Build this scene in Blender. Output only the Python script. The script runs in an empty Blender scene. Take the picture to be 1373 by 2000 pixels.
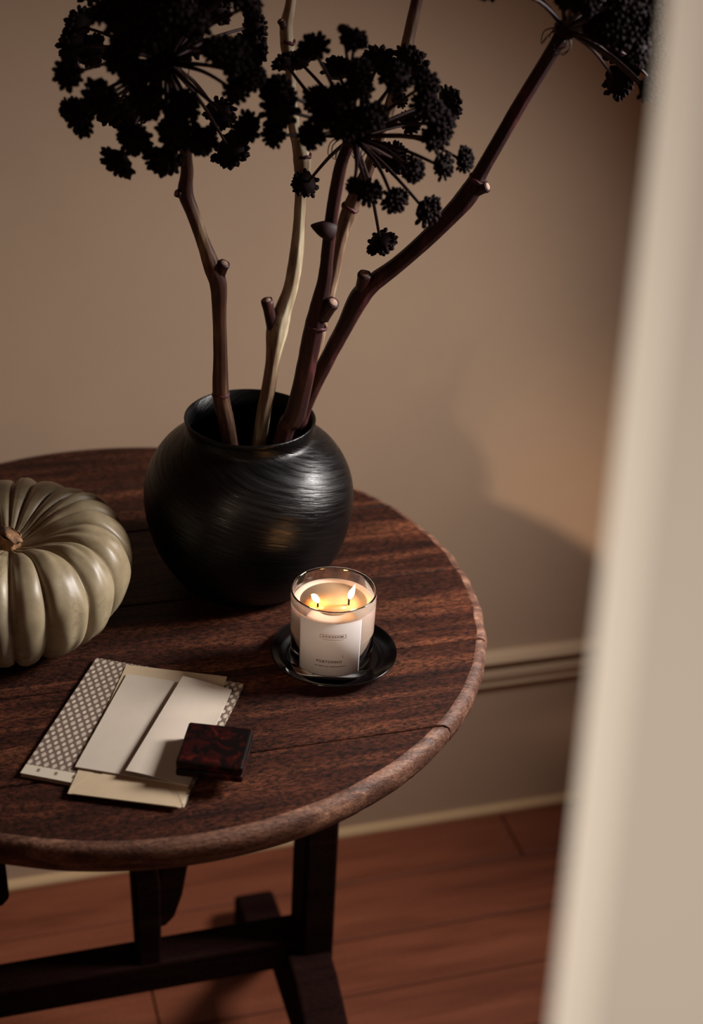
import bpy, bmesh, math, random
import numpy as np
from mathutils import Vector, Matrix, noise

random.seed(7)
PI = math.pi
sc = bpy.context.scene
COL = sc.collection

# ------------------------------------------------------------------ camera
TH = 0.72                                   # height of the table top
PITCH, ROLL, FPX = math.radians(29.5), math.radians(3.0), 3000.0
CAM = Vector((0, 0, TH + 0.857))
_fw = Vector((0, math.cos(PITCH), -math.sin(PITCH)))
_r0 = Vector((1, 0, 0)); _u0 = Vector((0, math.sin(PITCH), math.cos(PITCH)))
_rt = math.cos(ROLL) * _r0 + math.sin(ROLL) * _u0
_up = -math.sin(ROLL) * _r0 + math.cos(ROLL) * _u0
cd = bpy.data.cameras.new('camera')
cam = bpy.data.objects.new('camera', cd); COL.objects.link(cam)
M = Matrix((( _rt.x, _up.x, -_fw.x, CAM.x), (_rt.y, _up.y, -_fw.y, CAM.y), (_rt.z, _up.z, -_fw.z, CAM.z), (0, 0, 0, 1)))
cam.matrix_world = M
cd.sensor_fit = 'VERTICAL'; cd.sensor_height = 36.0; cd.sensor_width = 24.7
cd.lens = FPX / 2000.0 * 36.0
cd.clip_start = 0.02
cd.dof.use_dof = True; cd.dof.focus_distance = 1.43; cd.dof.aperture_fstop = 3.3
sc.camera = cam

def ray(x, y):
    a, b = (x - 686.5) / FPX, -(y - 1000.0) / FPX
    return a * _rt + b * _up + _fw
def on_z(x, y, z):                          # the point of a level plane seen at x, y
    d = ray(x, y); return CAM + d * ((z - CAM.z) / d.z)
def on_y(x, y, Y):                          # the point of an upright plane at depth Y
    d = ray(x, y); return CAM + d * (Y / d.y)

# ------------------------------------------------------------------ world and light
w = bpy.data.worlds.new('world'); sc.world = w; w.use_nodes = True
bg = w.node_tree.nodes['Background']
bg.inputs[0].default_value = (1.0, 0.46, 0.30, 1); bg.inputs[1].default_value = 0.078

def area(name, loc, target, size, size_y, power, color, spread):
    d = bpy.data.lights.new(name, 'AREA'); d.shape = 'RECTANGLE'
    d.size, d.size_y, d.energy, d.color, d.spread = size, size_y, power, color, math.radians(spread)
    o = bpy.data.objects.new(name, d); COL.objects.link(o)
    o.location = loc
    o.rotation_euler = (Vector(target) - Vector(loc)).to_track_quat('-Z', 'Y').to_euler()
    return o
# window out of frame to the right: the key light on the table and along the wall
area('window_light_side', (0.88, 1.42, 1.38), (-0.14, 1.14, 0.60), 0.26, 0.36, 8.6, (1.0, 0.94, 0.90), 92)
# narrow window far behind the camera on the left: throws the table's shadow on the wall
area('window_light_front', (-0.82, -0.92, 1.84), (0.40, 1.90, 0.46), 0.12, 0.14, 0.26, (1.0, 0.74, 0.54), 11)
# added fill lamp, unseen, left of the camera: brightens the wall end close by
area('fill_light_left', (-0.75, -0.10, 1.60), (0.22, 0.30, 1.30), 0.40, 0.60, 1.32, (1.0, 0.91, 0.79), 52)

vs = sc.view_settings
vs.view_transform = 'Standard'; vs.look = 'None'; vs.gamma = 1.0; vs.use_curve_mapping = False
vs.exposure = 0.0

# ------------------------------------------------------------------ materials
class NT:
    def __init__(self, name):
        self.m = bpy.data.materials.new(name); self.m.use_nodes = True
        self.t = self.m.node_tree; self.b = self.t.nodes['Principled BSDF']
    def n(self, kind, **kw):
        nd = self.t.nodes.new('ShaderNode' + kind)
        for k, v in kw.items():
            if isinstance(k, str) and hasattr(nd, k) and k not in ('inputs',): setattr(nd, k, v)
        return nd
    def l(self, a, b): self.t.links.new(a, b)
    def noise(self, scale, detail=4, rough=0.55, vec=None, dist=0.0):
        nd = self.n('TexNoise'); nd.inputs['Scale'].default_value = scale
        nd.inputs['Detail'].default_value = detail; nd.inputs['Roughness'].default_value = rough
        nd.inputs['Distortion'].default_value = dist
        if vec is not None: self.l(vec, nd.inputs['Vector'])
        return nd.outputs['Fac']
    def coords(self, scale=(1, 1, 1), rot=(0, 0, 0), out='Object'):
        tc = self.n('TexCoord'); mp = self.n('Mapping')
        mp.inputs['Scale'].default_value = scale; mp.inputs['Rotation'].default_value = rot
        self.l(tc.outputs[out], mp.inputs['Vector']); return mp.outputs['Vector']
    def ramp(self, fac, stops):
        nd = self.n('ValToRGB'); e = nd.color_ramp.elements
        while len(e) < len(stops): e.new(0.5)
        for el, (p, c) in zip(e, stops): el.position = p; el.color = (*c, 1)
        self.l(fac, nd.inputs['Fac']); return nd.outputs['Color']
    def mixc(self, fac, a, b, mode='MIX'):
        nd = self.n('MixRGB'); nd.blend_type = mode
        for s, v in ((nd.inputs[0], fac), (nd.inputs[1], a), (nd.inputs[2], b)):
            if hasattr(v, 'links'): self.l(v, s)
            elif isinstance(v, (int, float)): s.default_value = v
            else: s.default_value = (*v, 1)
        return nd.outputs[0]
    def math(self, op, a, b=0.0):
        nd = self.n('Math'); nd.operation = op
        for s, v in ((nd.inputs[0], a), (nd.inputs[1], b)):
            if hasattr(v, 'links'): self.l(v, s)
            else: s.default_value = v
        return nd.outputs[0]
    def bump(self, h, strength=0.3, dist=0.002, normal=None):
        nd = self.n('Bump'); nd.inputs['Strength'].default_value = strength; nd.inputs['Distance'].default_value = dist
        self.l(h, nd.inputs['Height'])
        if normal is not None: self.l(normal, nd.inputs['Normal'])
        self.l(nd.outputs[0], self.b.inputs['Normal']); return nd.outputs[0]
    def set(self, **kw):
        for k, v in kw.items():
            s = self.b.inputs[k.replace('_', ' ')]
            if hasattr(v, 'links'): self.l(v, s)
            elif isinstance(v, tuple) and len(v) == 3: s.default_value = (*v, 1)
            else: s.default_value = v
        return self

def plain(name, col, rough=0.6, spec=0.4, var=0.25, scale=30, bump=0.0):
    t = NT(name); v = t.coords()
    f = t.noise(scale, 4, 0.6, v)
    t.set(Base_Color=t.ramp(f, [(0.3, tuple(c * (1 - var) for c in col)), (0.7, tuple(min(1, c * (1 + var)) for c in col))]),
          Roughness=rough)
    t.b.inputs['Specular IOR Level'].default_value = spec
    if bump: t.bump(f, bump, 0.001)
    return t.m

def wood(name, dark, mid, light, rough=0.55, grain=1.0, bump=0.35, spec=0.35, speck=0.5):
    t = NT(name)
    s = t.noise(1.0, 5, 0.6, t.coords((4 * grain, 42 * grain, 42 * grain)), 0.6)
    big = t.noise(1.0, 3, 0.5, t.coords((2.2, 9, 9)))
    fine = t.noise(1.0, 3, 0.7, t.coords((190, 430, 430)))
    c1 = t.ramp(s, [(0.30, dark), (0.5, mid), (0.72, light)])
    c2 = t.mixc(t.ramp(big, [(0.35, (0, 0, 0)), (0.7, (1, 1, 1))]), c1, dark)
    c2b = t.mixc(0.55, c1, c2)
    c3 = t.mixc(speck, c2b, t.ramp(fine, [(0.38, (0.14, 0.11, 0.11)), (0.66, (2.3, 2.1, 2.0))]), 'MULTIPLY')
    t.set(Base_Color=c3, Roughness=rough); t.b.inputs['Specular IOR Level'].default_value = spec
    h = t.math('ADD', t.math('MULTIPLY', s, 1.0), t.math('MULTIPLY', fine, 0.5))
    t.bump(h, bump, 0.0025)
    return t.m

def paint(name, col, rough=0.75, var=0.05):
    t = NT(name); f = t.noise(3.5, 5, 0.6, t.coords()); g = t.noise(160, 2, 0.5, t.coords())
    t.set(Base_Color=t.ramp(f, [(0.3, tuple(c * (1 - var) for c in col)), (0.7, tuple(c * (1 + var) for c in col))]), Roughness=rough)
    t.b.inputs['Specular IOR Level'].default_value = 0.2
    t.bump(g, 0.05, 0.001)
    return t.m

MAT = {}
MAT['wall'] = paint('wall_plaster', (0.46, 0.328, 0.226))
MAT['trim'] = paint('painted_moulding', (0.48, 0.345, 0.225), 0.55)
MAT['shoe'] = paint('pale_skirting', (0.55, 0.38, 0.21), 0.5)
MAT['jamb'] = paint('cream_paint', (0.80, 0.74, 0.66), 0.6, 0.02)
MAT['floor'] = wood('floor_oak', (0.11, 0.030, 0.014), (0.19, 0.056, 0.026), (0.25, 0.080, 0.038), 0.5, 0.6, 0.12, 0.3, 0.12)
MAT['joint'] = plain('floor_joint', (0.03, 0.012, 0.008), 0.9, 0.1)
MAT['top'] = wood('table_top_wood', (0.009, 0.0024, 0.0016), (0.034, 0.0102, 0.0050), (0.110, 0.040, 0.019), 0.6, 1.0, 0.6, 0.16, 0.85)
MAT['rim'] = wood('worn_edge_wood', (0.035, 0.014, 0.009), (0.11, 0.052, 0.033), (0.30, 0.165, 0.105), 0.55, 1.6, 0.7, 0.25, 0.38)
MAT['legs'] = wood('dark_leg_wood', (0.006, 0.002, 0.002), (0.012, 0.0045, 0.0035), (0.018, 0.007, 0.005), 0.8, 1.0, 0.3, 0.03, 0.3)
MAT['flower'] = plain('dried_seed_heads', (0.010, 0.003, 0.0035), 0.75, 0.12, 0.5, 200)
MAT['ray'] = plain('flower_rays', (0.022, 0.007, 0.007), 0.6, 0.25, 0.4, 150)
MAT['cut'] = plain('cut_stem_end', (0.30, 0.20, 0.15), 0.8, 0.1, 0.3, 200)
MAT['node'] = plain('stem_node', (0.07, 0.016, 0.02), 0.55, 0.3, 0.6, 160)

def stalk_mat(name, a, b, c):
    t = NT(name)
    f = t.noise(1.0, 5, 0.6, t.coords((95, 95, 7)), 0.3); g = t.noise(1.0, 3, 0.6, t.coords((30, 30, 14)))
    col = t.ramp(f, [(0.32, a), (0.52, b), (0.72, c)])
    col = t.mixc(t.ramp(g, [(0.42, (0, 0, 0)), (0.66, (0.8, 0.8, 0.8))]), col, a)
    t.set(Base_Color=col, Roughness=0.5); t.b.inputs['Specular IOR Level'].default_value = 0.35
    t.bump(f, 0.35, 0.001); return t.m
MAT['stalk_olive'] = stalk_mat('olive_brown_stalk', (0.035, 0.009, 0.008), (0.10, 0.045, 0.027), (0.36, 0.26, 0.14))
MAT['stalk_cream'] = stalk_mat('cream_stalk', (0.16, 0.085, 0.05), (0.46, 0.38, 0.24), (0.78, 0.70, 0.50))
MAT['stalk_maroon'] = stalk_mat('maroon_stalk', (0.013, 0.0035, 0.0035), (0.036, 0.0085, 0.0085), (0.13, 0.035, 0.03))
MAT['stalk_tan'] = stalk_mat('tan_stalk', (0.05, 0.017, 0.013), (0.20, 0.12, 0.075), (0.60, 0.48, 0.32))

# vase: matt black with throwing strokes running round it
t = NT('brushed_black_ceramic')
sep = t.n('SeparateXYZ'); t.l(t.coords(), sep.inputs[0])
ang = t.math('ARCTAN2', sep.outputs[1], sep.outputs[0])
zz = t.math('ADD', sep.outputs[2], t.math('MULTIPLY', ang, 0.028))
cmb = t.n('CombineXYZ'); t.l(t.math('MULTIPLY', ang, 1.6), cmb.inputs[0]); t.l(t.math('MULTIPLY', zz, 260.0), cmb.inputs[1])
f = t.noise(1.0, 4, 0.65, cmb.outputs[0], 0.2)
cmb2 = t.n('CombineXYZ'); t.l(t.math('MULTIPLY', ang, 0.9), cmb2.inputs[0]); t.l(t.math('MULTIPLY', zz, 70.0), cmb2.inputs[1])
g = t.noise(1.0, 3, 0.6, cmb2.outputs[0])
t.set(Base_Color=(0.0015, 0.0012, 0.0014), Roughness=t.ramp(f, [(0.3, (0.24,) * 3), (0.7, (0.48,) * 3)]))
t.b.inputs['Specular IOR Level'].default_value = 0.26
t.bump(t.math('ADD', f, g), 0.8, 0.0011)
MAT['vase'] = t.m

t = NT('black_glazed_saucer'); t.set(Base_Color=(0.003, 0.002, 0.002), Roughness=0.16); t.b.inputs['Specular IOR Level'].default_value = 0.18
t.bump(t.noise(60, 2, 0.5, t.coords()), 0.04, 0.001); MAT['saucer'] = t.m

t = NT('clear_glass'); t.set(Base_Color=(0.97, 0.98, 0.97), Roughness=0.0, IOR=1.46); t.b.inputs['Transmission Weight'].default_value = 1.0
MAT['glass'] = t.m
t = NT('candle_wax'); t.set(Base_Color=(0.60, 0.47, 0.385), Roughness=0.4)
t.b.inputs['Subsurface Weight'].default_value = 0.6; t.b.inputs['Subsurface Radius'].default_value = (1.0, 0.6, 0.4)
t.b.inputs['Subsurface Scale'].default_value = 0.012; MAT['wax'] = t.m
t = NT('melted_wax_flame_tint'); t.set(Base_Color=(0.47, 0.285, 0.150), Roughness=0.15)  # orange glow of the flames put into the pool's colour
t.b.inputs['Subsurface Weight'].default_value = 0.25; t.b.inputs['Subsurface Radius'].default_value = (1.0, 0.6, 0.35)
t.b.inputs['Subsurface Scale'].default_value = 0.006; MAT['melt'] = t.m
t = NT('candle_flame'); t.set(Base_Color=(0, 0, 0), Roughness=1.0)
sep = t.n('SeparateXYZ'); t.l(t.coords(out='Generated'), sep.inputs[0])
t.set(Emission_Color=t.ramp(sep.outputs[2], [(0.0, (1.0, 0.34, 0.08)), (0.3, (1.0, 0.46, 0.14)), (1.0, (1.0, 0.50, 0.17))]), Emission_Strength=120.0)
MAT['flame'] = t.m
MAT['wick'] = plain('burnt_wick', (0.02, 0.012, 0.01), 0.9, 0.1)
MAT['label'] = plain('label_paper', (0.36, 0.335, 0.33), 0.6, 0.3, 0.02, 60)
MAT['ink'] = plain('dark_ink', (0.022, 0.012, 0.010), 0.7, 0.1)
MAT['ink_pale'] = plain('faded_ink', (0.17, 0.115, 0.095), 0.7, 0.1)
MAT['white_paper'] = plain('ivory_paper', (0.43, 0.37, 0.305), 0.7, 0.2, 0.03, 40, 0.05)
MAT['cream_paper'] = plain('cream_envelope_paper', (0.42, 0.325, 0.215), 0.7, 0.2, 0.04, 60, 0.05)
MAT['pages'] = plain('page_block', (0.46, 0.39, 0.30), 0.8, 0.1, 0.1, 300)

# printed lattice cover: rings and dots on a diamond grid
t = NT('lattice_print_paper'); v = t.coords()
sep = t.n('SeparateXYZ'); t.l(v, sep.inputs[0])
P_ = 0.0150
a = t.math('SINE', t.math('MULTIPLY', t.math('ADD', sep.outputs[0], t.math('MULTIPLY', sep.outputs[1], 0.62)), 2 * PI / P_))
b = t.math('SINE', t.math('MULTIPLY', t.math('SUBTRACT', sep.outputs[0], t.math('MULTIPLY', sep.outputs[1], 0.62)), 2 * PI / P_))
pr = t.math('MULTIPLY', a, b)
lat = t.ramp(t.math('ADD', t.math('MULTIPLY', pr, 0.5), 0.5), [(0.10, (0.46, 0.40, 0.31)), (0.30, (0.10, 0.065, 0.05)), (0.60, (0.12, 0.078, 0.06)), (0.86, (0.40, 0.34, 0.27))])
edge = t.math('LESS_THAN', sep.outputs[1], -0.0765)
mot = t.math('MULTIPLY', t.math('GREATER_THAN', t.math('SINE', t.math('MULTIPLY', sep.outputs[0], 2 * PI / 0.016)), 0.86),
             t.math('LESS_THAN', t.math('ABSOLUTE', t.math('ADD', sep.outputs[1], 0.0815)), 0.0022))
bord = t.mixc(mot, (0.46, 0.40, 0.31), (0.15, 0.10, 0.07))
t.set(Base_Color=t.mixc(edge, lat, bord), Roughness=0.65); MAT['lattice'] = t.m

t = NT('dark_tortoiseshell')
f = t.noise(85, 3, 0.55, t.coords(), 0.8)
t.set(Base_Color=t.ramp(f, [(0.45, (0.003, 0.0015, 0.0015)), (0.62, (0.022, 0.0025, 0.002)), (0.75, (0.06, 0.009, 0.005))]), Roughness=0.5)
t.b.inputs['Specular IOR Level'].default_value = 0.08; MAT['tortoise'] = t.m

t = NT('pumpkin_skin')
f = t.noise(14, 6, 0.6, t.coords()); g = t.noise(55, 4, 0.65, t.coords(), 0.4); h = t.noise(24, 2, 0.5, t.coords((1, 1, 0.4)))
c = t.ramp(f, [(0.30, (0.165, 0.124, 0.070)), (0.5, (0.265, 0.215, 0.132)), (0.72, (0.36, 0.30, 0.195))])
c = t.mixc(t.ramp(g, [(0.57, (0, 0, 0)), (0.72, (0.8, 0.8, 0.8))]), c, (0.15, 0.105, 0.06))
c = t.mixc(t.ramp(h, [(0.62, (0, 0, 0)), (0.74, (0.5, 0.5, 0.5))]), c, (0.12, 0.10, 0.07))
t.set(Base_Color=c, Roughness=0.42); t.b.inputs['Specular IOR Level'].default_value = 0.4
t.bump(t.math('ADD', f, t.math('MULTIPLY', g, 0.4)), 0.25, 0.002); MAT['pumpkin'] = t.m
t = NT('pumpkin_stem_cork'); f = t.noise(90, 5, 0.7, t.coords((1, 1, 0.4)))
t.set(Base_Color=t.ramp(f, [(0.35, (0.08, 0.03, 0.012)), (0.6, (0.34, 0.17, 0.07)), (0.8, (0.55, 0.36, 0.18))]), Roughness=0.8); t.bump(f, 0.8, 0.003)
MAT['pstem'] = t.m

# ------------------------------------------------------------------ helpers
def link(name, me, mat=None, parent=None, smooth=True):
    o = bpy.data.objects.new(name, me); COL.objects.link(o)
    if mat is not None and not me.materials:
        for m in (mat if isinstance(mat, (list, tuple)) else [mat]): me.materials.append(MAT[m] if isinstance(m, str) else m)
    if parent is not None: o.parent = parent
    if smooth:
        for p in me.polygons: p.use_smooth = True
    return o
def mesh(name, v, f):
    me = bpy.data.meshes.new(name); me.from_pydata([tuple(p) for p in v], [], f); me.update(); return me
def from_bm(name, bm):
    me = bpy.data.meshes.new(name); bm.normal_update(); bm.to_mesh(me); bm.free(); return me
def empty(name, loc=(0, 0, 0), rz=0.0):
    o = bpy.data.objects.new(name, None); COL.objects.link(o); o.empty_display_size = 0.02
    o.location = loc; o.rotation_euler = (0, 0, rz); return o
def tag(o, label=None, cat=None, group=None, kind=None):
    if label: o['label'] = label
    if cat: o['category'] = cat
    if group: o['group'] = group
    if kind: o['kind'] = kind
    return o
def lathe(name, prof, seg=96, closed=False):
    v, f = [], []
    n = len(prof)
    for r, z in prof:
        for k in range(seg):
            a = 2 * PI * k / seg; v.append((r * math.cos(a), r * math.sin(a), z))
    rng = range(n if closed else n - 1)
    for i in rng:
        j = (i + 1) % n
        for k in range(seg):
            l = (k + 1) % seg
            f.append((i * seg + k, i * seg + l, j * seg + l, j * seg + k))
    if not closed:
        if prof[0][0] > 1e-6: f.append(tuple(range(seg))[::-1])
        if prof[-1][0] > 1e-6: f.append(tuple((n - 1) * seg + k for k in range(seg)))
    me = mesh(name, v, f)
    bm = bmesh.new(); bm.from_mesh(me); bmesh.ops.remove_doubles(bm, verts=bm.verts, dist=1e-6)
    bmesh.ops.recalc_face_normals(bm, faces=bm.faces); bm.to_mesh(me); bm.free(); return me
def catmull(pts, sub=5):
    P = [Vector(p) for p in pts]; out = []
    n = len(P[0])
    for i in range(len(P) - 1):
        p0 = P[max(i - 1, 0)]; p1 = P[i]; p2 = P[i + 1]; p3 = P[min(i + 2, len(P) - 1)]
        for s in range(sub):
            u = s / sub
            out.append(0.5 * ((2 * p1) + (p2 - p0) * u + (2 * p0 - 5 * p1 + 4 * p2 - p3) * u * u + (3 * p1 - p0 - 3 * p2 + p3) * u ** 3))
    out.append(P[-1]); return out
def tube_data(pts, rad, sides=8, rib=0.0, ribs=6):
    pts = [Vector(p) for p in pts]; v, f = [], []
    N = len(pts); ref = None
    for i in range(N):
        d = (pts[min(i + 1, N - 1)] - pts[max(i - 1, 0)]).normalized()
        if ref is None: ref = d.orthogonal().normalized()
        ref = (ref - d * ref.dot(d)).normalized(); bi = d.cross(ref)
        for k in range(sides):
            a = 2 * PI * k / sides; r = rad[i] * (1 + rib * math.cos(ribs * a))
            v.append(pts[i] + (ref * math.cos(a) + bi * math.sin(a)) * r)
    for i in range(N - 1):
        for k in range(sides):
            l = (k + 1) % sides; f.append((i * sides + k, i * sides + l, (i + 1) * sides + l, (i + 1) * sides + k))
    f.append(tuple(range(sides))[::-1]); f.append(tuple((N - 1) * sides + k for k in range(sides)))
    return v, f
def tube(name, pts, rad, sides=8, rib=0.0, ribs=6):
    return mesh(name, *tube_data(pts, rad, sides, rib, ribs))
def box_me(name, x0, x1, y0, y1, z0, z1, bev=0.0, seg=2):
    bm = bmesh.new(); bmesh.ops.create_cube(bm, size=1.0)
    for q in bm.verts: q.co = ((x0 + x1) / 2 + q.co.x * (x1 - x0), (y0 + y1) / 2 + q.co.y * (y1 - y0), (z0 + z1) / 2 + q.co.z * (z1 - z0))
    if bev: bmesh.ops.bevel(bm, geom=list(bm.edges), offset=bev, segments=seg, profile=0.5, affect='EDGES')
    return from_bm(name, bm)
def prism(name, poly, axis, a0, a1, bev=0.0):
    """poly in the plane across 'axis' ('x': (y,z); 'y': (x,z); 'z': (x,y)), run from a0 to a1"""
    def pt(p, a): return {'x': (a, p[0], p[1]), 'y': (p[0], a, p[1]), 'z': (p[0], p[1], a)}[axis]
    n = len(poly); bm = bmesh.new()
    A = [bm.verts.new(pt(p, a0)) for p in poly]; B = [bm.verts.new(pt(p, a1)) for p in poly]
    bm.faces.new(A); bm.faces.new(B[::-1])
    for i in range(n): j = (i + 1) % n; bm.faces.new((A[j], A[i], B[i], B[j]))
    bmesh.ops.recalc_face_normals(bm, faces=bm.faces)
    if bev: bmesh.ops.bevel(bm, geom=list(bm.edges), offset=bev, segments=2, profile=0.5, affect='EDGES')
    return from_bm(name, bm)

# ------------------------------------------------------------------ the room, laid out along the wall
RZ = math.atan2(0.30, 0.954)                # the wall runs at this angle to the camera
TC = Vector((-0.2171, 1.2975, 0.0))         # centre of the table
WALLN = 0.405                               # wall plane, measured from the table's centre
def room(o, kind='structure'):
    o.location = TC; o.rotation_euler = (0, 0, RZ)
    if kind: o['kind'] = kind
    return o

room(link('wall_back', box_me('wall_back', -1.6, 1.75, WALLN, WALLN + 0.1, -0.03, 2.4), 'wall', smooth=False))
# rail moulding low on the wall: two rounded beads with a groove between
prof = [(WALLN + 0.01, 0.243), (WALLN - 0.006, 0.243), (WALLN - 0.010, 0.248), (WALLN - 0.008, 0.254), (WALLN - 0.011, 0.258),
        (WALLN - 0.013, 0.268), (WALLN - 0.011, 0.277), (WALLN - 0.004, 0.281), (WALLN - 0.004, 0.286), (WALLN - 0.016, 0.289),
        (WALLN - 0.020, 0.296), (WALLN - 0.016, 0.303), (WALLN - 0.006, 0.307), (WALLN + 0.01, 0.307)]
room(link('trim_1', prism('trim_1', prof, 'x', -1.6, 1.75), 'trim', smooth=False))
prof = [(WALLN + 0.01, -0.01), (WALLN - 0.010, -0.01), (WALLN - 0.010, 0.004), (WALLN - 0.006, 0.010), (WALLN + 0.01, 0.012)]
room(link('trim_2', prism('trim_2', prof, 'x', -1.6, 1.75), 'shoe', smooth=False))

floor = room(link('floor', box_me('floor', -1.6, 1.75, -2.6, WALLN + 0.1, -0.06, -0.004), 'joint', smooth=False))
row, y1 = 0, WALLN - 0.004
while y1 > -1.0:
    wdt = 0.103 + 0.006 * math.sin(row * 2.1)
    xs = [-1.6, -0.75 + 0.53 * ((row * 0.37) % 1) * 2, 0.62 + 0.4 * ((row * 0.61) % 1), 1.75]
    for xa, xb in zip(xs[:-1], xs[1:]):
        pl = link('plank', box_me('plank', xa + 0.0011, xb - 0.0011, y1 - wdt + 0.0011, y1 - 0.0011, -0.02, 0.0, 0.0012, 1), 'floor', floor, smooth=False)
    y1 -= wdt; row += 1

# cream end of a wall standing close to the camera on the right
e0 = CAM + 0.50 * ray(1316, 0); e1 = CAM + 0.50 * ray(1090, 2000)
ax = (e1 - e0) / (e1.z - e0.z)
lo = e0 + ax * (0.0 - e0.z); hi = e0 + ax * (2.4 - e0.z)
poly = [(0.0, 0.012), (0.004, 0.004), (0.012, 0.0), (0.5, -0.05), (0.5, 0.10), (0.07, 0.10), (0.02, 0.04)]
bm = bmesh.new()
A = [bm.verts.new(lo + Vector((p[0], p[1], 0))) for p in poly]; B = [bm.verts.new(hi + Vector((p[0], p[1], 0))) for p in poly]
bm.faces.new(A); bm.faces.new(B)
for i in range(len(poly)): j = (i + 1) % len(poly); bm.faces.new((A[i], A[j], B[j], B[i]))
bmesh.ops.recalc_face_normals(bm, faces=bm.faces)
wr = link('wall_right', from_bm('wall_right', bm), 'jamb', smooth=False); wr['kind'] = 'structure'

# ------------------------------------------------------------------ table
R = 0.3590
table = empty('wine_table', TC, RZ)
tag(table, 'old round dark wooden table with a plank top and trestle legs against the wall', 'table')
def rim_noise(a):
    n = 0.0026 * noise.noise((math.cos(a) * 3, math.sin(a) * 3, 1.7)) + 0.0020 * noise.noise((math.cos(a) * 14, math.sin(a) * 14, 4.1))
    return n
qn = on_z(712, 1532, TH) - TC; qa = math.atan2(qn.y, qn.x) - RZ
def notch(a, zi):
    d = (a - qa + PI) % (2 * PI) - PI
    return -0.004 * math.exp(-(d / 0.012) ** 2)
SEAMS = [-0.3588, -0.254, -0.128, 0.002, 0.148, 0.250, 0.3588]
LAY = [(0.0110, 0.0020, 0.0), (0.0055, 0.0011, -0.0012), (0.0018, 0.0006, -0.0048), (0.0, 0.0003, -0.011), (0.0006, 0.0002, -0.020), (0.005, 0.0002, -0.028), (0.012, 0.0002, -0.031)]
for pi_, (n0, n1) in enumerate(zip(SEAMS[:-1], SEAMS[1:])):
    v, f, mi = [], [], []
    K = 56
    for li, (dr, ds, z) in enumerate(LAY):
        rr = R - dr
        a0 = math.asin(max(-0.99998, min(0.99998, (n0 + ds) / rr))); a1 = math.asin(max(-0.99998, min(0.99998, (n1 - ds) / rr)))
        ring = []
        for k in range(K):
            a = a0 + (a1 - a0) * k / (K - 1); q = rr + rim_noise(a) + notch(a, li)
            ring.append((q * math.cos(a), rr * math.sin(a), TH + z))
        for k in range(K):
            a = a1 + (a0 - a1) * k / (K - 1); q = rr + rim_noise(PI - a)
            ring.append((-q * math.cos(a), rr * math.sin(a), TH + z))
        v += ring
    n = 2 * K
    f.append(tuple(range(n))); mi.append(0)
    for li in range(len(LAY) - 1):
        for k in range(n):
            l = (k + 1) % n
            f.append((li * n + k, (li + 1) * n + k, (li + 1) * n + l, li * n + l))
            seam = (k == K - 1 and n1 < 0.35) or (k == n - 1 and n0 > -0.35)
            mi.append(0 if seam or li >= 5 else 1)
    f.append(tuple((len(LAY) - 1) * n + k for k in range(n))[::-1]); mi.append(0)
    me = mesh('plank', v, f); me.materials.append(MAT['top']); me.materials.append(MAT['rim'])
    for p, m_ in zip(me.polygons, mi): p.material_index = m_; p.use_smooth = (m_ == 1)
    o = link('plank', me, None, table, smooth=False)
# base: cross battens under the top, two trestles, a stretcher and the gate bracket
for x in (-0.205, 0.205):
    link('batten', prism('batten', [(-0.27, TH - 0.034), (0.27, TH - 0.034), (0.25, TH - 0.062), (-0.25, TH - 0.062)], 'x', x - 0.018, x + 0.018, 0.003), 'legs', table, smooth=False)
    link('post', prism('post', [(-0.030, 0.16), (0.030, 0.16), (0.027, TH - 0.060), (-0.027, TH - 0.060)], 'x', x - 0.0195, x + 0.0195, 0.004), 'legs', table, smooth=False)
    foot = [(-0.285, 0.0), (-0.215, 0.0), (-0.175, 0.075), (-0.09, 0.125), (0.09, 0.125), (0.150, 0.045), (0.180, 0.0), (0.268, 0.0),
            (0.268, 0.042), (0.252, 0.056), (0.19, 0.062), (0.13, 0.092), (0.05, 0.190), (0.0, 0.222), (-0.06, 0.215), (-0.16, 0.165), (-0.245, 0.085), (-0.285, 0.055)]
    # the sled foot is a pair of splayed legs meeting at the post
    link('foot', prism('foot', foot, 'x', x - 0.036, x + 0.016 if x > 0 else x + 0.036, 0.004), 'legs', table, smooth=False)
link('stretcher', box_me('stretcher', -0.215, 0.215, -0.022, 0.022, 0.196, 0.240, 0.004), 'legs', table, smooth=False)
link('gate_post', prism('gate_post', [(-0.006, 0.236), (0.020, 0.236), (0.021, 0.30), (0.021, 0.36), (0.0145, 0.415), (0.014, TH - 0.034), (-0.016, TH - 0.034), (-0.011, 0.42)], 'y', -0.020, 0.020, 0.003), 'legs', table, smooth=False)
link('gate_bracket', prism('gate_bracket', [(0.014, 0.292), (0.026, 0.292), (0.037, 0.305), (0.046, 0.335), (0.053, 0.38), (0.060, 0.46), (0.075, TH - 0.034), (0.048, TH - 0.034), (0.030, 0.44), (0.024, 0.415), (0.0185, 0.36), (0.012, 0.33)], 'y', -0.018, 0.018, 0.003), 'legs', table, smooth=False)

link('gate_bracket', prism('gate_bracket', [(-0.182, 0.362), (-0.152, 0.362), (-0.144, 0.372), (-0.146, 0.46), (-0.150, TH - 0.034), (-0.184, TH - 0.034)], 'y', -0.018, 0.018, 0.003), 'legs', table, smooth=False)

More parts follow.
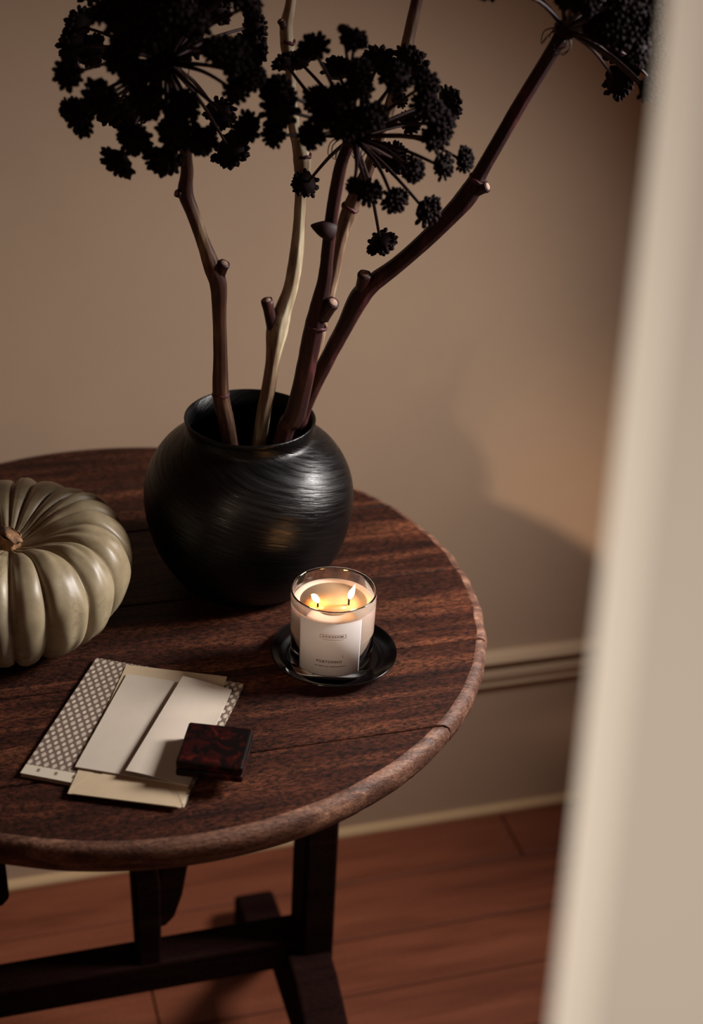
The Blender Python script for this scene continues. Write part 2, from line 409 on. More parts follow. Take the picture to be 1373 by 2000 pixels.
# ------------------------------------------------------------------ vase
VC = on_z(484, 1124, TH)
prof = [(0.0, 0.0), (0.058, 0.0), (0.066, 0.003), (0.079, 0.016), (0.0905, 0.034), (0.099, 0.054), (0.1045, 0.076), (0.1065, 0.096), (0.1045, 0.116),
        (0.098, 0.134), (0.088, 0.149), (0.077, 0.159), (0.069, 0.1645), (0.0645, 0.168), (0.0628, 0.172), (0.0632, 0.178), (0.0650, 0.1825), (0.0652, 0.1845), (0.0640, 0.1855),
        (0.0622, 0.1835), (0.0600, 0.177), (0.0598, 0.170), (0.065, 0.163), (0.083, 0.148), (0.097, 0.124), (0.1015, 0.096), (0.095, 0.058), (0.075, 0.022), (0.055, 0.010), (0.0, 0.010)]
pp = catmull([(r, z, 0) for r, z in prof], 3)
pp = [(max(0.0, p.x), p.y) for p in pp]
vase = link('vase', lathe('vase', pp, 128), 'vase'); vase.location = VC
tag(vase, 'round matt black vase with a short neck holding tall dried stems', 'vase')

# ------------------------------------------------------------------ pumpkin
PC = on_z(15, 1053, TH + 0.100); PC.z = TH
bounds = [-96, -77, -60, -38, -19, 6, 24, 38, 52, 66, 83, 97, 113, 131, 152, 174, 195, 214, 236, 264]
NU, NV = 380, 90
prof = catmull([(0.012, 0.094, 0), (0.028, 0.101, 0), (0.052, 0.113, 0), (0.078, 0.119, 0), (0.101, 0.110, 0), (0.116, 0.090, 0), (0.1195, 0.068, 0),
                (0.112, 0.042, 0), (0.094, 0.018, 0), (0.070, 0.004, 0), (0.045, 0.0, 0), (0.020, 0.006, 0), (0.0, 0.008, 0)], 8)
idx = np.linspace(0, len(prof) - 1, NV)
pr2 = []
for s in idx:
    i = min(int(s), len(prof) - 2); u = s - i; pr2.append(prof[i].lerp(prof[i + 1], u))
v, f = [], []
rnd = random.Random(3)
amp = [0.55 + 0.75 * rnd.random() for _ in bounds]; crease = [rnd.uniform(-0.5, 0.5) for _ in bounds]
for i, p in enumerate(pr2):
    tn = (pr2[min(i + 1, NV - 1)] - pr2[max(i - 1, 0)]).normalized(); nr, nz = -tn.y, tn.x
    if nr * (p.x - 0.05) + nz * (p.y - 0.06) < 0: nr, nz = -nr, -nz
    fall = min(1.0, p.x / 0.075) ** 0.8
    for k in range(NU):
        a = -96 + 360.0 * k / NU
        b = 0
        while b + 1 < len(bounds) and a >= bounds[b + 1]: b += 1
        lo_, hi_ = (bounds[b], bounds[b + 1]) if b + 1 < len(bounds) else (bounds[-1], bounds[0] + 360)
        tt = 2 * (a - lo_) / (hi_ - lo_) - 1
        wd_ = (hi_ - lo_) / 20.0
        bulge = 0.75 * (math.sqrt(max(0.0, 1 - abs(tt) ** 2.4)) - 1) - 0.06 * math.exp(-((tt - crease[b]) / 0.20) ** 2)
        ar = math.radians(a)
        lump = 0.004 * noise.noise((math.cos(ar) * 2.2, math.sin(ar) * 2.2, i * 0.03)) + 0.0012 * noise.noise((math.cos(ar) * 9, math.sin(ar) * 9, i * 0.12))
        off = fall * (0.0150 * min(1.25, wd_ ** 0.6) * amp[b] * bulge + lump * 1.2)
        lean = 0.05 * (1 - p.x / 0.12)
        r_ = p.x + nr * off; z_ = max(0.0, p.y + nz * off)
        v.append((r_ * math.cos(ar + lean), r_ * math.sin(ar + lean), z_))
for i in range(NV - 1):
    for k in range(NU):
        l = (k + 1) % NU; f.append((i * NU + k, (i + 1) * NU + k, (i + 1) * NU + l, i * NU + l))
f.append(tuple(range(NU)))
pumpkin = empty('pumpkin', PC)
tag(pumpkin, 'pale grey green ribbed pumpkin at the left edge of the table', 'pumpkin')
link('ribbed_body', mesh('ribbed_body', v, f), 'pumpkin', pumpkin)
sp = catmull([(0.0, 0.0, 0.086), (0.0, 0.0, 0.098), (0.001, 0.0, 0.101), (0.002, -0.001, 0.104), (0.003, -0.001, 0.106)], 6)
n = len(sp); link('stalk', tube('stalk', sp, [0.0125 - 0.0020 * math.sin(PI * i / (n - 1)) for i in range(n)], 40, 0.10, 7), 'pstem', pumpkin)

# ------------------------------------------------------------------ saucer and candle
SC = on_z(651, 1286, TH)
prof = [(0.0, 0.0), (0.036, 0.0), (0.040, 0.0012), (0.052, 0.0045), (0.0600, 0.0088), (0.0612, 0.0102), (0.0606, 0.0112), (0.0592, 0.0106), (0.052, 0.0068), (0.045, 0.0048), (0.040, 0.0042), (0.0, 0.0042)]
pp = [(max(0, p.x), p.y) for p in catmull([(r, z, 0) for r, z in prof], 3)]
saucer = link('saucer', lathe('saucer', pp, 96), 'saucer'); saucer.location = SC
tag(saucer, 'small glossy black saucer under the lit candle', 'saucer')

CC = on_z(645.5, 1296, TH + 0.0042); CZ = CC.z
candle = empty('scented_candle', CC)
tag(candle, 'lit two-wick candle in a clear glass tumbler with a white label on black saucer', 'candle')
H_, RO, RB = 0.0850, 0.0403, 0.0388
def ro(z): return RB + (RO - RB) * z / H_
prof = [(0.0, 0.0015), (0.031, 0.0012), (0.0345, 0.0), (0.0372, 0.0008), (ro(0.004), 0.004), (ro(0.012), 0.012), (ro(0.04), 0.04), (ro(0.0835), 0.0835), (ro(H_) - 0.0005, H_), (ro(H_) - 0.0015, H_ - 0.0003),
        (ro(H_) - 0.0021, 0.0835), (ro(0.04) - 0.0022, 0.04), (ro(0.013) - 0.0026, 0.013), (ro(0.010) - 0.006, 0.0100), (0.026, 0.0092), (0.0, 0.0090)]
link('glass_tumbler', lathe('glass_tumbler', prof, 128), 'glass', candle)
WZ = 0.0728
def ri(z): return ro(z) - 0.0021 + 0.00012
prof = [(0.0, 0.0093), (0.026, 0.0094), (ri(0.012) - 0.003, 0.0115), (ri(0.016) - 0.0014, 0.016), (ri(0.03) - 0.0009, 0.03), (ri(0.040) - 0.0003, 0.040), (ri(0.045), 0.045), (ri(WZ), WZ - 0.0003), (ri(WZ) - 0.001, WZ), (0.0325, WZ - 0.0004), (0.0310, WZ - 0.0012), (0.0, WZ - 0.0012)]
wax = link('wax', lathe('wax', prof, 96), 'wax', candle)
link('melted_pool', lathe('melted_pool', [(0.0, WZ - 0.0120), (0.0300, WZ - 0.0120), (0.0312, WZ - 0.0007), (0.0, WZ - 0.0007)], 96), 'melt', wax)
wk = [on_z(620.5, 1184, CZ + WZ) - CC, on_z(681, 1180, CZ + WZ) - CC]
def flame(name, base, pts, rad, parent):
    P = catmull([(base.x + p[0], base.y + p[1], base.z + p[2]) for p in pts], 5); rr = [q.x for q in catmull([(r, 0, 0) for r in rad], 5)]
    return link(name, tube(name, P, [max(0.00015, r) for r in rr], 16), 'flame', parent)
for i, b in enumerate(wk):
    b.z = WZ - 0.001
    top = 0.0065 if i == 0 else 0.0085
    wo = link('wick', tube('wick', catmull([(b.x, b.y, b.z), (b.x, b.y, b.z + top * 0.6), (b.x + (-0.0003 if i == 0 else 0.0002), b.y, b.z + top)], 4), [0.0009] * 9, 8), 'wick', candle)
    if i == 0: flame('flame', b, [(0.0008, 0, 0.0060), (0.0004, 0, 0.0064), (-0.0016, 0.001, 0.0082), (-0.0040, 0.003, 0.0098), (-0.0062, 0.005, 0.0104)], [0.0004, 0.0018, 0.0027, 0.0024, 0.0002], wo)
    else: flame('flame', b, [(0.0002, 0, 0.0072), (0.0008, 0, 0.0088), (0.0018, 0, 0.0125), (0.0034, 0, 0.0170), (0.0048, 0, 0.0225)], [0.0005, 0.0018, 0.0026, 0.0017, 0.0001], wo)
# label: curved paper on the front of the glass, lettering bent onto it
LA0, LA1, LZ0, LZ1 = math.radians(-47.5), math.radians(43), 0.0135, 0.0722
def wrap(s, z, lift): # s: angle from the camera-facing line
    r = ro(z) + lift; return (r * math.sin(s), -r * math.cos(s), z)
v, f = [], []
NA = 40
for lay in (0.00005, 0.00022):
    for j in range(2):
        for k in range(NA + 1): v.append(wrap(LA0 + (LA1 - LA0) * k / NA, (LZ0, LZ1)[j], lay))
n = NA + 1
for k in range(NA):
    f.append((k, k + 1, n + k + 1, n + k)); f.append((2 * n + k, 2 * n + k + 1, 3 * n + k + 1, 3 * n + k)[::-1])
    f.append((k, 2 * n + k, 2 * n + k + 1, k + 1)); f.append((n + k, n + k + 1, 3 * n + k + 1, 3 * n + k))
f.append((0, n, 3 * n, 2 * n)); f.append((NA, 2 * n + NA, 3 * n + NA, n + NA))
me = mesh('paper_label', v, f)
bm = bmesh.new(); bm.from_mesh(me); bmesh.ops.recalc_face_normals(bm, faces=bm.faces); bm.to_mesh(me); bm.free()
label = link('paper_label', me, 'label', candle)
def bend(me, s0, z0):
    for q in me.vertices:
        s = s0 + q.co.x / ro(0.03); q.co = wrap(s, z0 + q.co.y, 0.00034)
    return me
def text_mesh(txt, size, space=1.0):
    cu = bpy.data.curves.new('lettering', 'FONT'); cu.body = txt; cu.size = size; cu.align_x = 'CENTER'; cu.space_character = space
    cu.offset = size * 0.022
    o = bpy.data.objects.new('lettering_source', cu); COL.objects.link(o)
    dg = bpy.context.evaluated_depsgraph_get(); me = bpy.data.meshes.new_from_object(o.evaluated_get(dg))
    bpy.data.objects.remove(o); return me
def bars(spans, h, y=0.0):
    v, f = [], []
    for a, b in spans:
        N = max(1, int((b - a) / 0.0006))
        for k in range(N):
            x0, x1 = a + (b - a) * k / N, a + (b - a) * (k + 1) / N; i = len(v)
            v += [(x0, y, 0), (x1, y, 0), (x1, y + h, 0), (x0, y + h, 0)]; f.append((i, i + 1, i + 2, i + 3))
    return v, f
S0 = math.radians(-0.5)
me = text_mesh('PORTOFINO', 0.0038, 1.16)
link('lettering', bend(me, S0 - 0.02, 0.0282), 'ink', label)
# tiny print below, too small to read
rnd = random.Random(5); x = -0.0150; sp_ = []
while x < 0.0150:
    L = rnd.choice((0.0007, 0.0010, 0.0014)); sp_.append((x, min(x + L, 0.0152))); x += L + (0.0004 if rnd.random() < 0.75 else 0.0011)
link('small_print', bend(mesh('small_print', *bars(sp_, 0.00085)), S0 + 0.02, 0.0238), 'ink', label)
# outlined emblem with unreadable print and a swash under it
v, f = bars([(-0.0122, 0.0122)], 0.0004, 0.0024)
for sp2, h, y in (([(-0.0122, 0.0122)], 0.0004, -0.0012), ([(-0.0122, -0.0117)], 0.0036, -0.0010), ([(0.0117, 0.0122)], 0.0036, -0.0010),
                  ([(-0.010, 0.010)], 0.00035, -0.0030), ([(-0.0098, -0.0078), (-0.007, -0.0052), (-0.0044, -0.0022), (-0.0014, 0.0006), (0.0012, 0.003), (0.0036, 0.0056), (0.0062, 0.0096)], 0.0015, 0.0)):
    v2, f2 = bars(sp2, h, y); k = len(v); v += v2; f += [tuple(i + k for i in q) for q in f2]
link('emblem', bend(mesh('emblem', v, f), S0 + 0.05, 0.0572), 'ink_pale', label)
v, f = bars([(-0.0002, 0.0002)], 0.0040, 0.0)
v2, f2 = bars([(-0.0007, 0.0007)], 0.0006, 0.0012); f += [tuple(i + len(v) for i in q) for q in f2]; v += v2
link('small_motif', bend(mesh('small_motif', v, f), S0 + 0.30, 0.0332), 'ink_pale', label)

# ------------------------------------------------------------------ papers and the small case
def frame(px, z):                            # a sheet's centre, turn and size from its four corners
    P = [on_z(x, y, z) for x, y in px]
    c = sum(P, Vector()) / 4; ux = ((P[1] - P[0]) + (P[2] - P[3])) / 2; uy = ((P[0] - P[3]) + (P[1] - P[2])) / 2
    return c, math.atan2(ux.y, ux.x), ux.length, uy.length
z = TH
c, rz, wx, wy = frame([(190, 1285), (465, 1333), (372, 1577), (38, 1513)], TH + 0.003)
book = empty('patterned_booklet', (c.x, c.y, z), rz)
tag(book, 'booklet with a brown lattice pattern lying under the envelopes', 'booklet')
wy = 0.178
link('page_block', box_me('page_block', -wx / 2 + 0.0006, wx / 2 - 0.001, -wy / 2 + 0.0006, wy / 2 - 0.001, 0.0006, 0.0034), 'pages', book, smooth=False)
for z0 in (0.0, 0.0034): link('cover', box_me('cover', -wx / 2, wx / 2, -wy / 2, wy / 2, z0, z0 + 0.0006), 'lattice', book, smooth=False)
z += 0.0040
c, rz, wx, wy = frame([(238, 1297), (438, 1320), (360, 1578), (142, 1550)], TH + 0.005)
env = empty('cream_envelope', (c.x, c.y, z), rz)
tag(env, 'cream envelope with diagonal flap seams between booklet and ivory envelope', 'envelope')
x, y = wx / 2, wy / 2
link('envelope_body', box_me('envelope_body', -x, x, -y, y, 0.0, 0.0007), 'cream_paper', env, smooth=False)
for nm, poly in (('bottom_flap', [(-x + 0.004, -y), (x - 0.003, -y), (x - 0.030, -y + 0.044), (-x + 0.030, -y + 0.044)]),):
    link(nm, prism(nm, poly, 'z', 0.0007, 0.0012), 'cream_paper', env, smooth=False)
for s in (-1, 1):
    link('side_flap', prism('side_flap', [(s * x, -y + 0.004), (s * x, y - 0.004), (s * 0.004, 0.012), (s * 0.004, -0.004)], 'z', 0.0005, 0.00095), 'cream_paper', env, smooth=False)
z += 0.0014
c, rz, wx, wy = frame([(240, 1312), (447, 1345), (375, 1532), (155, 1497)], TH + 0.008)
env2 = empty('ivory_envelope', (c.x, c.y, z), rz)
tag(env2, 'ivory envelope with a raised side flap, topmost of the papers', 'envelope')
x, y = wx / 2, wy / 2
link('envelope_body', box_me('envelope_body', -x, x, -y, y, 0.0, 0.0014), 'white_paper', env2, smooth=False)
# flap: hinged on the right edge, its free left edge standing a little proud
fx0 = -0.001; v, f = [], []
NX = 14
for lay in (0, 1):
    for j, yy in enumerate((-y - 0.0008, y)):
        for k in range(NX + 1):
            u = k / NX; xs = x - (x - fx0) * u - (0.004 if j == 1 else -0.004) * u * -1.0
            v.append((xs, yy + 0.002 * u * (1 if j == 1 else 0), 0.0015 + 0.0052 * math.sin(u * PI * 0.5) ** 1.4 + lay * 0.0004))
n = NX + 1
for k in range(NX):
    f += [(k, k + 1, n + k + 1, n + k), (2 * n + k, 3 * n + k, 3 * n + k + 1, 2 * n + k + 1), (k, 2 * n + k, 2 * n + k + 1, k + 1), (n + k, n + k + 1, 3 * n + k + 1, 3 * n + k)]
f += [(NX, 2 * n + NX, 3 * n + NX, n + NX), (0, n, 3 * n, 2 * n)]
me = mesh('flap', v, f); bm = bmesh.new(); bm.from_mesh(me); bmesh.ops.recalc_face_normals(bm, faces=bm.faces); bm.to_mesh(me); bm.free()
link('flap', me, 'white_paper', env2, smooth=False)
z += 0.0060
bt = 0.0165
c, rz, wx, wy = frame([(375, 1393), (493, 1411), (468, 1512), (344, 1504)], z + bt)
case = empty('small_case', (c.x, c.y, z), rz)
tag(case, 'small dark red mottled square case resting on the ivory envelope', 'case')
wx, wy = 0.0575, 0.0560
link('lid', box_me('lid', -wx / 2, wx / 2, -wy / 2, wy / 2, bt * 0.45 + 0.0002, bt, 0.0025, 3), 'tortoise', case, smooth=False)
link('case_body', box_me('case_body', -wx / 2, wx / 2, -wy / 2, wy / 2, 0.0, bt * 0.45 - 0.0002, 0.0020, 3), 'tortoise', case, smooth=False)

# ------------------------------------------------------------------ dried umbel stems
def seed_cluster(name, seed, R0, n, open_=1.0):
    """a dome of short-stalked seeds with +z pointing away from the ray"""
    rd = random.Random(seed); bm = bmesh.new()
    core = bmesh.ops.create_icosphere(bm, subdivisions=2, radius=1.0)['verts']
    for q in core:
        k = 0.74 * R0 * (1 + 0.25 * noise.noise(q.co * 2.3 + Vector((seed, 0, 0))))
        q.co = Vector((q.co.x * k * 1.15, q.co.y * k * 1.15, q.co.z * k * 0.8 + 0.35 * R0))
    ga = PI * (3 - math.sqrt(5))
    for i in range(n):
        cz = 1.0 - 1.32 * open_ * (i + 0.5) / n
        s = math.sqrt(max(0, 1 - cz * cz)); a = ga * i + rd.uniform(-0.25, 0.25)
        d = Vector((s * math.cos(a), s * math.sin(a), cz)); d.normalize()
        rr = R0 * rd.uniform(0.80, 1.0)
        pos = Vector((d.x * rr * 1.05, d.y * rr * 1.05, 0.30 * R0 + d.z * rr * 0.74))
        sz = R0 * rd.uniform(0.15, 0.215)
        ret = bmesh.ops.create_icosphere(bm, subdivisions=1, radius=1.0)['verts']
        q = d.to_track_quat('Z', 'Y').to_matrix()
        for vv in ret: vv.co = pos + q @ Vector((vv.co.x * sz, vv.co.y * sz * 0.8, vv.co.z * sz * 1.35))
    me = from_bm(name, bm); me.materials.append(MAT['flower'])
    for p in me.polygons: p.use_smooth = True
    return me
CL = [seed_cluster('seed_cluster', k, 0.0135, (46, 52, 42, 54, 40)[k], (1.0, 0.9, 1.1, 1.0, 0.85)[k]) for k in range(5)]

def stem(name, label, trace, foot, mat, Yend=None, group='dried stems in the black vase'):
    """trace: (px, py, Y, width in px) up the stalk; foot: hidden start inside the vase"""
    pts, rad = [], []
    p0 = on_y(trace[0][0], trace[0][1], trace[0][2]); s0 = FPX / (p0 - CAM).dot(_fw)
    pts.append(foot); rad.append(trace[0][3] / s0 / 2 * 0.95)
    for x, y, Y, wpx in trace:
        p = on_y(x, y, Y); s = FPX / (p - CAM).dot(_fw); pts.append(p); rad.append(wpx / s / 2)
    base = Vector(foot)
    root = empty(name, base); tag(root, label, 'dried flower', group)
    C4 = catmull([(p.x, p.y, p.z) for p in map(Vector, pts)], 6); R4 = [q.x * (1 + 0.05 * noise.noise((k * 0.45, trace[0][0], 0.0))) for k, q in enumerate(catmull([(r, 0, 0) for r in rad], 6))]
    st = link('stalk', tube('stalk', [p - base for p in C4], R4, 28, 0.045, 9), mat, root)
    return root, base, pts
def node(root, base, x, y, Y, rad, tilt=(0, 0, 1), nm='node_ring'):
    c = on_y(x, y, Y) - base; d = Vector(tilt).normalized(); q = d.to_track_quat('Z', 'Y').to_matrix()
    v, f = [], []
    NS, NT_ = 28, 8
    for i in range(NS):
        a = 2 * PI * i / NS; wob = 0.0007 * math.sin(3 * a + x) + 0.0005 * math.sin(7 * a + y)
        for j in range(NT_):
            b = 2 * PI * j / NT_; rr = rad - 0.0006 + 0.0012 * math.cos(b)
            v.append(c + q @ Vector((rr * math.cos(a), rr * math.sin(a), wob + 0.0017 * math.sin(b))))
    for i in range(NS):
        for j in range(NT_):
            k, l = (i + 1) % NS, (j + 1) % NT_; f.append((i * NT_ + j, k * NT_ + j, k * NT_ + l, i * NT_ + l))
    return link(nm, mesh(nm, v, f), 'node', root)
def stub(root, base, p0, p1, r0, r1, mat='stalk_maroon'):
    a, b = on_y(*p0) - base, on_y(*p1) - base
    P = catmull([a, a.lerp(b, 0.4), b], 4); n = len(P)
    o = link('cut_stub', tube('cut_stub', P, [r0 + (r1 - r0) * i / (n - 1) + (0.0006 if i >= n - 2 else 0) for i in range(n)], 14, 0.05, 5), mat, root)
    d = (b - P[-2]).normalized()
    link('cut_face', tube('cut_face', [b - d * 0.0002, b + d * 0.0006], [r1 * 0.78, r1 * 0.7], 14), 'cut', o)
def bracts(root, base, hub, axis, n, seed, L=0.028):
    rd = random.Random(seed); q = axis.to_track_quat('Z', 'Y').to_matrix()
    for k in range(n):
        a = 2 * PI * k / n + rd.uniform(-0.3, 0.3); d = q @ Vector((math.cos(a), math.sin(a), 0)); l = L * rd.uniform(0.6, 1.1)
        side = q @ Vector((-math.sin(a), math.cos(a), 0))
        P = [hub + d * 0.004, hub + d * 0.35 * l - axis * 0.1 * l, hub + d * 0.6 * l - axis * 0.45 * l + side * rd.uniform(-0.2, 0.2) * l, hub + d * 0.5 * l - axis * 0.8 * l + side * rd.uniform(-0.4, 0.4) * l, hub + d * 0.25 * l - axis * 0.7 * l + side * rd.uniform(-0.4, 0.4) * l]
        C_ = catmull([p - base for p in P], 9); m_ = len(C_)
        link('bract', tube('bract', C_, [0.0008 * (1 - 0.7 * i / (m_ - 1)) for i in range(m_)], 6), 'ray', root)
def umbel(root, base, hub, axis, spots, Rh, seed, lump=0.010):
    rd = random.Random(seed)
    s = FPX / (hub - CAM).dot(_fw); view = (hub - CAM).normalized()
    # swollen hub where the rays meet
    bm = bmesh.new(); hv = bmesh.ops.create_icosphere(bm, subdivisions=3, radius=1.0)['verts']
    qm = axis.to_track_quat('Z', 'Y').to_matrix()
    for q in hv: q.co = hub - base + qm @ Vector((q.co.x * lump, q.co.y * lump, q.co.z * lump * 0.8)) * (1 + 0.2 * noise.noise(q.co * 3 + Vector((seed, 0, 0))))
    link('umbel_hub', from_bm('umbel_hub', bm), 'ray', root)
    for k, (x, y, r, *sg) in enumerate(spots):
        p = on_y(x, y, hub.y)
        flat = p - hub
        dd = max(0.0, Rh * Rh - flat.length_squared)
        sign = sg[0] if sg else rd.choice((-1, -1, 1))
        off = math.sqrt(dd) * (0.85 if abs(sign) == 1 else abs(sign)) * (1 if sign > 0 else -1)
        tgt = CAM + (p - CAM) * (1 + off / (p - CAM).length)     # same line of sight, its own depth
        d = (tgt - hub)
        L = d.length; dn = d.normalized()
        size = r / s / 0.0120 * (tgt - CAM).length / (hub - CAM).length
        R0 = 0.0135 * size
        endp = tgt - dn * 0.35 * R0
        midp = hub + dn * L * 0.5 + axis * L * rd.uniform(0.0, 0.08) + Vector((rd.uniform(-1, 1), rd.uniform(-1, 1), rd.uniform(-1, 1))) * L * 0.03
        C_ = catmull([hub - base, midp - base, endp - base], 5); m_ = len(C_)
        ro_ = link('ray', tube('ray', C_, [0.0021 - 0.0008 * i / (m_ - 1) for i in range(m_)], 7), 'ray', root)
        o = bpy.data.objects.new('seed_cluster', CL[k % len(CL)]); COL.objects.link(o); o.parent = ro_
        o.location = endp - base
        o.scale = (size, size, size * rd.uniform(0.85, 1.1))
        q = (dn + 0.25 * axis).normalized().to_track_quat('Z', 'Y') @ Matrix.Rotation(rd.uniform(0, 6.28), 3, 'Z').to_quaternion()
        o.rotation_mode = 'QUATERNION'; o.rotation_quaternion = q

def inside(dx, dy, dz): return VC + Vector((dx, dy, dz))
# leftmost stem: bends left, head cut by the top of the frame
r1, b1, p1 = stem('dried_umbel_stem', 'leftmost dried stem, olive brown, with the big dark flower head at upper left', [
    (449, 866, 1.340, 30), (441, 820, 1.340, 31), (431, 770, 1.340, 32), (430, 690, 1.338, 27), (428, 610, 1.336, 27), (426, 555, 1.334, 33), (414, 520, 1.332, 33),
    (394, 465, 1.328, 25), (376, 415, 1.324, 26), (362, 375, 1.322, 29), (365, 330, 1.320, 24), (358, 265, 1.314, 23), (345, 205, 1.308, 23), (328, 128, 1.300, 24)],
    inside(0.005, -0.030, 0.030), 'stalk_olive')
node(r1, b1, 431, 770, 1.340, 0.0080)
stub(r1, b1, (426, 540, 1.334), (438, 514, 1.330), 0.0062, 0.0050)
stub(r1, b1, (362, 384, 1.322), (345, 377, 1.316), 0.0050, 0.0030)
hub1 = on_y(325, 122, 1.300); ax1 = Vector((-0.25, -0.35, 0.9)).normalized()
Z5 = lambda L: [(80 + x / 2.86, y / 2.86, r / 2.86, *s) for x, y, r, *s in L]
umbel(r1, b1, hub1, ax1, Z5([(160, 410, 85), (215, 140, 80), (190, 250, 85), (290, 290, 80), (340, 70, 70), (440, 20, 90), (560, 50, 85), (215, 660, 92), (150, 620, 55), (430, 910, 92), (330, 560, 95),
    (400, 620, 75), (490, 640, 85), (600, 570, 90), (530, 780, 92), (690, 900, 88), (790, 600, 85, -0.8), (760, 740, 95, -0.9), (900, 790, 80), (1000, 640, 80), (1060, 840, 95), (1140, 720, 80), (1090, 510, 65),
    (1180, 430, 75), (1190, 140, 70), (1180, 270, 88), (1070, 320, 95), (1170, 25, 60), (960, 60, 90), (850, 130, 90), (700, 80, 110), (590, 190, 105), (480, 150, 100), (450, 330, 85), (520, 430, 75), (980, 290, 70),
    (700, 250, 100), (800, 250, 90), (650, 400, 70), (300, -60, 90), (500, -90, 95), (700, -110, 95), (900, -100, 95), (1080, -60, 90), (760, -20, 100, -1), (620, -40, 90, 1)]), 0.118, 11)
bracts(r1, b1, hub1, ax1, 7, 2)
# pale stem behind: leaves the frame at the top
r2, b2, p2 = stem('dried_umbel_stem', 'pale cream dried stem running up out of frame, second stem from left', [
    (511, 830, 1.392, 27), (523, 765, 1.393, 27), (533, 700, 1.394, 28), (541, 645, 1.396, 42), (553, 605, 1.397, 33), (568, 560, 1.398, 28), (579, 495, 1.400, 27), (585, 430, 1.402, 24), (588, 365, 1.404, 24),
    (590, 318, 1.405, 34), (585, 285, 1.406, 30), (574, 245, 1.407, 23), (569, 190, 1.409, 21), (567, 130, 1.411, 21), (561, 90, 1.412, 27), (559, 50, 1.413, 24), (567, 8, 1.414, 20), (574, -50, 1.416, 20), (578, -130, 1.418, 18), (586, -260, 1.42, 16)],
    inside(-0.004, 0.020, 0.030), 'stalk_cream')
node(r2, b2, 543, 628, 1.396, 0.0086, (0.25, 0, 1))
node(r2, b2, 563, 82, 1.412, 0.0064)
node(r2, b2, 592, 305, 1.405, 0.0078, (-0.2, 0, 1))
stub(r2, b2, (534, 640, 1.394), (521, 586, 1.388), 0.0066, 0.0052)
stub(r2, b2, (557, 60, 1.412), (549, 40, 1.408), 0.0040, 0.0030)
# stem carrying the middle flower head
r3, b3, p3 = stem('dried_umbel_stem', 'dark maroon dried stem carrying the middle flower head above the vase', [
    (552, 858, 1.335, 34), (574, 815, 1.334, 40), (590, 755, 1.332, 38), (602, 695, 1.330, 38), (612, 645, 1.328, 38), (622, 600, 1.326, 34), (634, 545, 1.323, 27), (640, 490, 1.320, 25), (648, 420, 1.316, 25),
    (657, 365, 1.312, 25), (667, 318, 1.308, 24), (684, 275, 1.304, 22)], inside(0.012, -0.034, 0.035), 'stalk_maroon')
node(r3, b3, 618, 636, 1.328, 0.0102, (0.25, 0, 1))
stub(r3, b3, (630, 618, 1.326), (651, 590, 1.318), 0.0072, 0.0058)
# papery sheath on the stalk
P = catmull([on_y(648, 452, 1.316) - b3, on_y(634, 448, 1.312) - b3, on_y(620, 444, 1.310) - b3, on_y(607, 440, 1.308) - b3], 4)
link('leaf_sheath', tube('leaf_sheath', P, [0.0085 * max(0.08, math.sin(PI * (0.42 + 0.56 * i / (len(P) - 1)))) for i in range(len(P))], 14, 0.1, 3), 'ray', r3)
hub2 = on_y(690, 268, 1.302); ax2 = Vector((0.22, -0.35, 0.9)).normalized()
Z6 = lambda L: [(480 + x / 2.86, y / 2.86, r / 2.86, *s) for x, y, r, *s in L]
umbel(r3, b3, hub2, ax2, Z6([(375, 265, 75), (605, 225, 66), (545, 160, 30), (745, 345, 82), (510, 390, 75), (630, 400, 70), (920, 350, 88), (840, 440, 80), (1005, 470, 74), (1140, 570, 82), (1010, 600, 78), (1090, 690, 82),
    (1060, 770, 74), (915, 690, 56), (1100, 930, 66), (935, 955, 62), (830, 890, 72), (760, 870, 60), (1222, 895, 62), (1010, 1180, 78), (830, 1125, 66), (755, 1355, 74), (690, 1080, 64), (605, 1040, 42), (335, 1030, 66),
    (155, 755, 62), (365, 760, 68), (185, 610, 98), (165, 510, 80), (395, 560, 70), (300, 340, 66), (215, 350, 60), (500, 560, 76), (630, 490, 70), (700, 650, 78, -1), (560, 700, 80, -1), (430, 660, 60), (860, 560, 40, 1)]), 0.112, 23)
bracts(r3, b3, hub2, ax2, 9, 4)
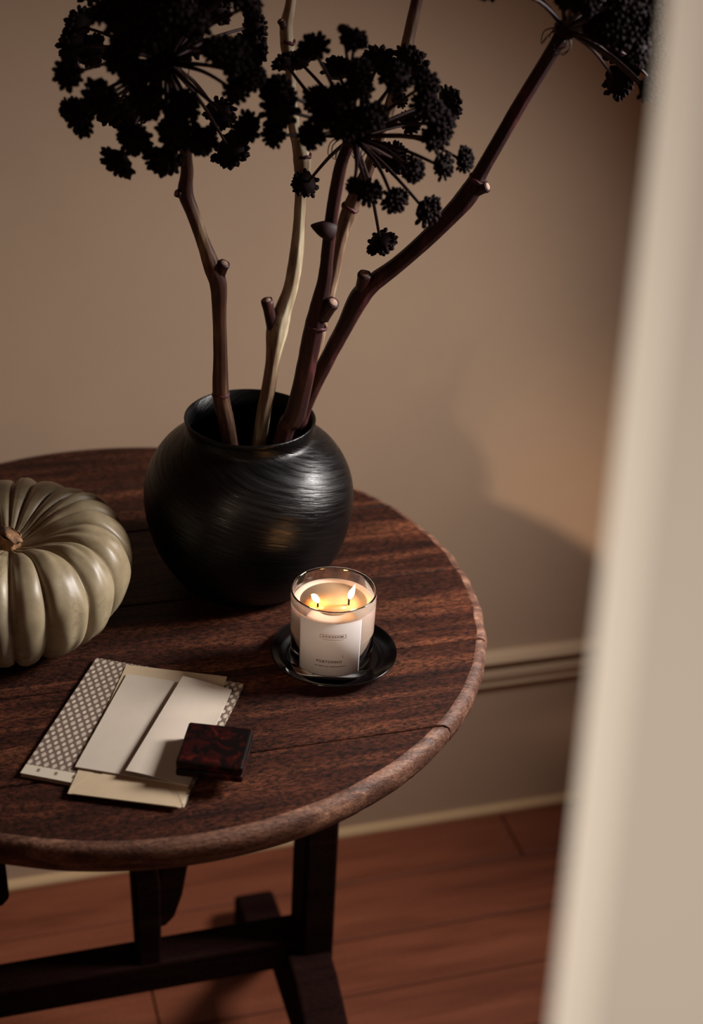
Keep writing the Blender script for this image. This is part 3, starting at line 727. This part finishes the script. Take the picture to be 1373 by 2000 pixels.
# tan stem half hidden behind the maroon one
r4, b4, p4 = stem('dried_umbel_stem', 'tan dried stem behind the maroon one, leaving the frame at top centre right', [
    (566, 850, 1.386, 22), (589, 765, 1.393, 22), (615, 690, 1.400, 23), (636, 600, 1.408, 24), (652, 530, 1.410, 24), (664, 470, 1.412, 26), (682, 415, 1.414, 32), (702, 370, 1.416, 30), (722, 325, 1.418, 25), (744, 262, 1.420, 24), (768, 190, 1.424, 24),
    (790, 110, 1.428, 24), (803, 50, 1.431, 23), (816, -10, 1.434, 22), (836, -110, 1.438, 20), (860, -240, 1.44, 18)], inside(0.006, 0.030, 0.030), 'stalk_tan')
node(r4, b4, 684, 405, 1.414, 0.0084, (0.35, 0, 1))
# stem leaning far right
r5, b5, p5 = stem('dried_umbel_stem', 'dark red dried stem leaning far right to the flower head in upper right corner', [
    (584, 835, 1.368, 26), (604, 775, 1.368, 28), (640, 700, 1.366, 30), (672, 640, 1.364, 32), (700, 585, 1.362, 40), (726, 555, 1.361, 36), (775, 518, 1.359, 31), (830, 470, 1.356, 32), (880, 420, 1.353, 36), (915, 380, 1.351, 40),
    (940, 335, 1.350, 29), (970, 283, 1.348, 28), (1015, 205, 1.346, 28), (1058, 135, 1.344, 28), (1098, 70, 1.342, 30)], inside(0.018, -0.004, 0.035), 'stalk_maroon')
stub(r5, b5, (706, 572, 1.361), (712, 535, 1.354), 0.0070, 0.0058)
stub(r5, b5, (922, 375, 1.350), (952, 364, 1.344), 0.0062, 0.0046)
node(r5, b5, 933, 352, 1.350, 0.0088, (0.6, 0, 1))
hub3 = on_y(1104, 58, 1.342); ax3 = Vector((0.45, -0.25, 0.85)).normalized()
Z7 = lambda L: [(900 + x / 2.903, y / 2.903, r / 2.903, *s) for x, y, r, *s in L]
umbel(r5, b5, hub3, ax3, Z7([(1130, 510, 60), (1060, 500, 70), (890, 470, 82), (940, 400, 66), (1075, 370, 75), (1080, 240, 78), (1060, 120, 78), (1000, 60, 80), (990, 190, 80), (1000, 300, 75), (900, 190, 85), (900, 50, 85), (800, 60, 80), (830, 170, 80),
    (860, 280, 70), (760, 160, 60), (700, 10, 80), (600, -30, 75), (1020, -40, 80), (900, -80, 90), (760, -110, 90), (600, -150, 90), (430, -130, 85), (300, -110, 80), (170, -70, 75), (960, -130, 80), (1115, 590, 42), (1090, 40, 60), (1110, 330, 60)]), 0.120, 37)
bracts(r5, b5, hub3, ax3, 12, 9, 0.024)
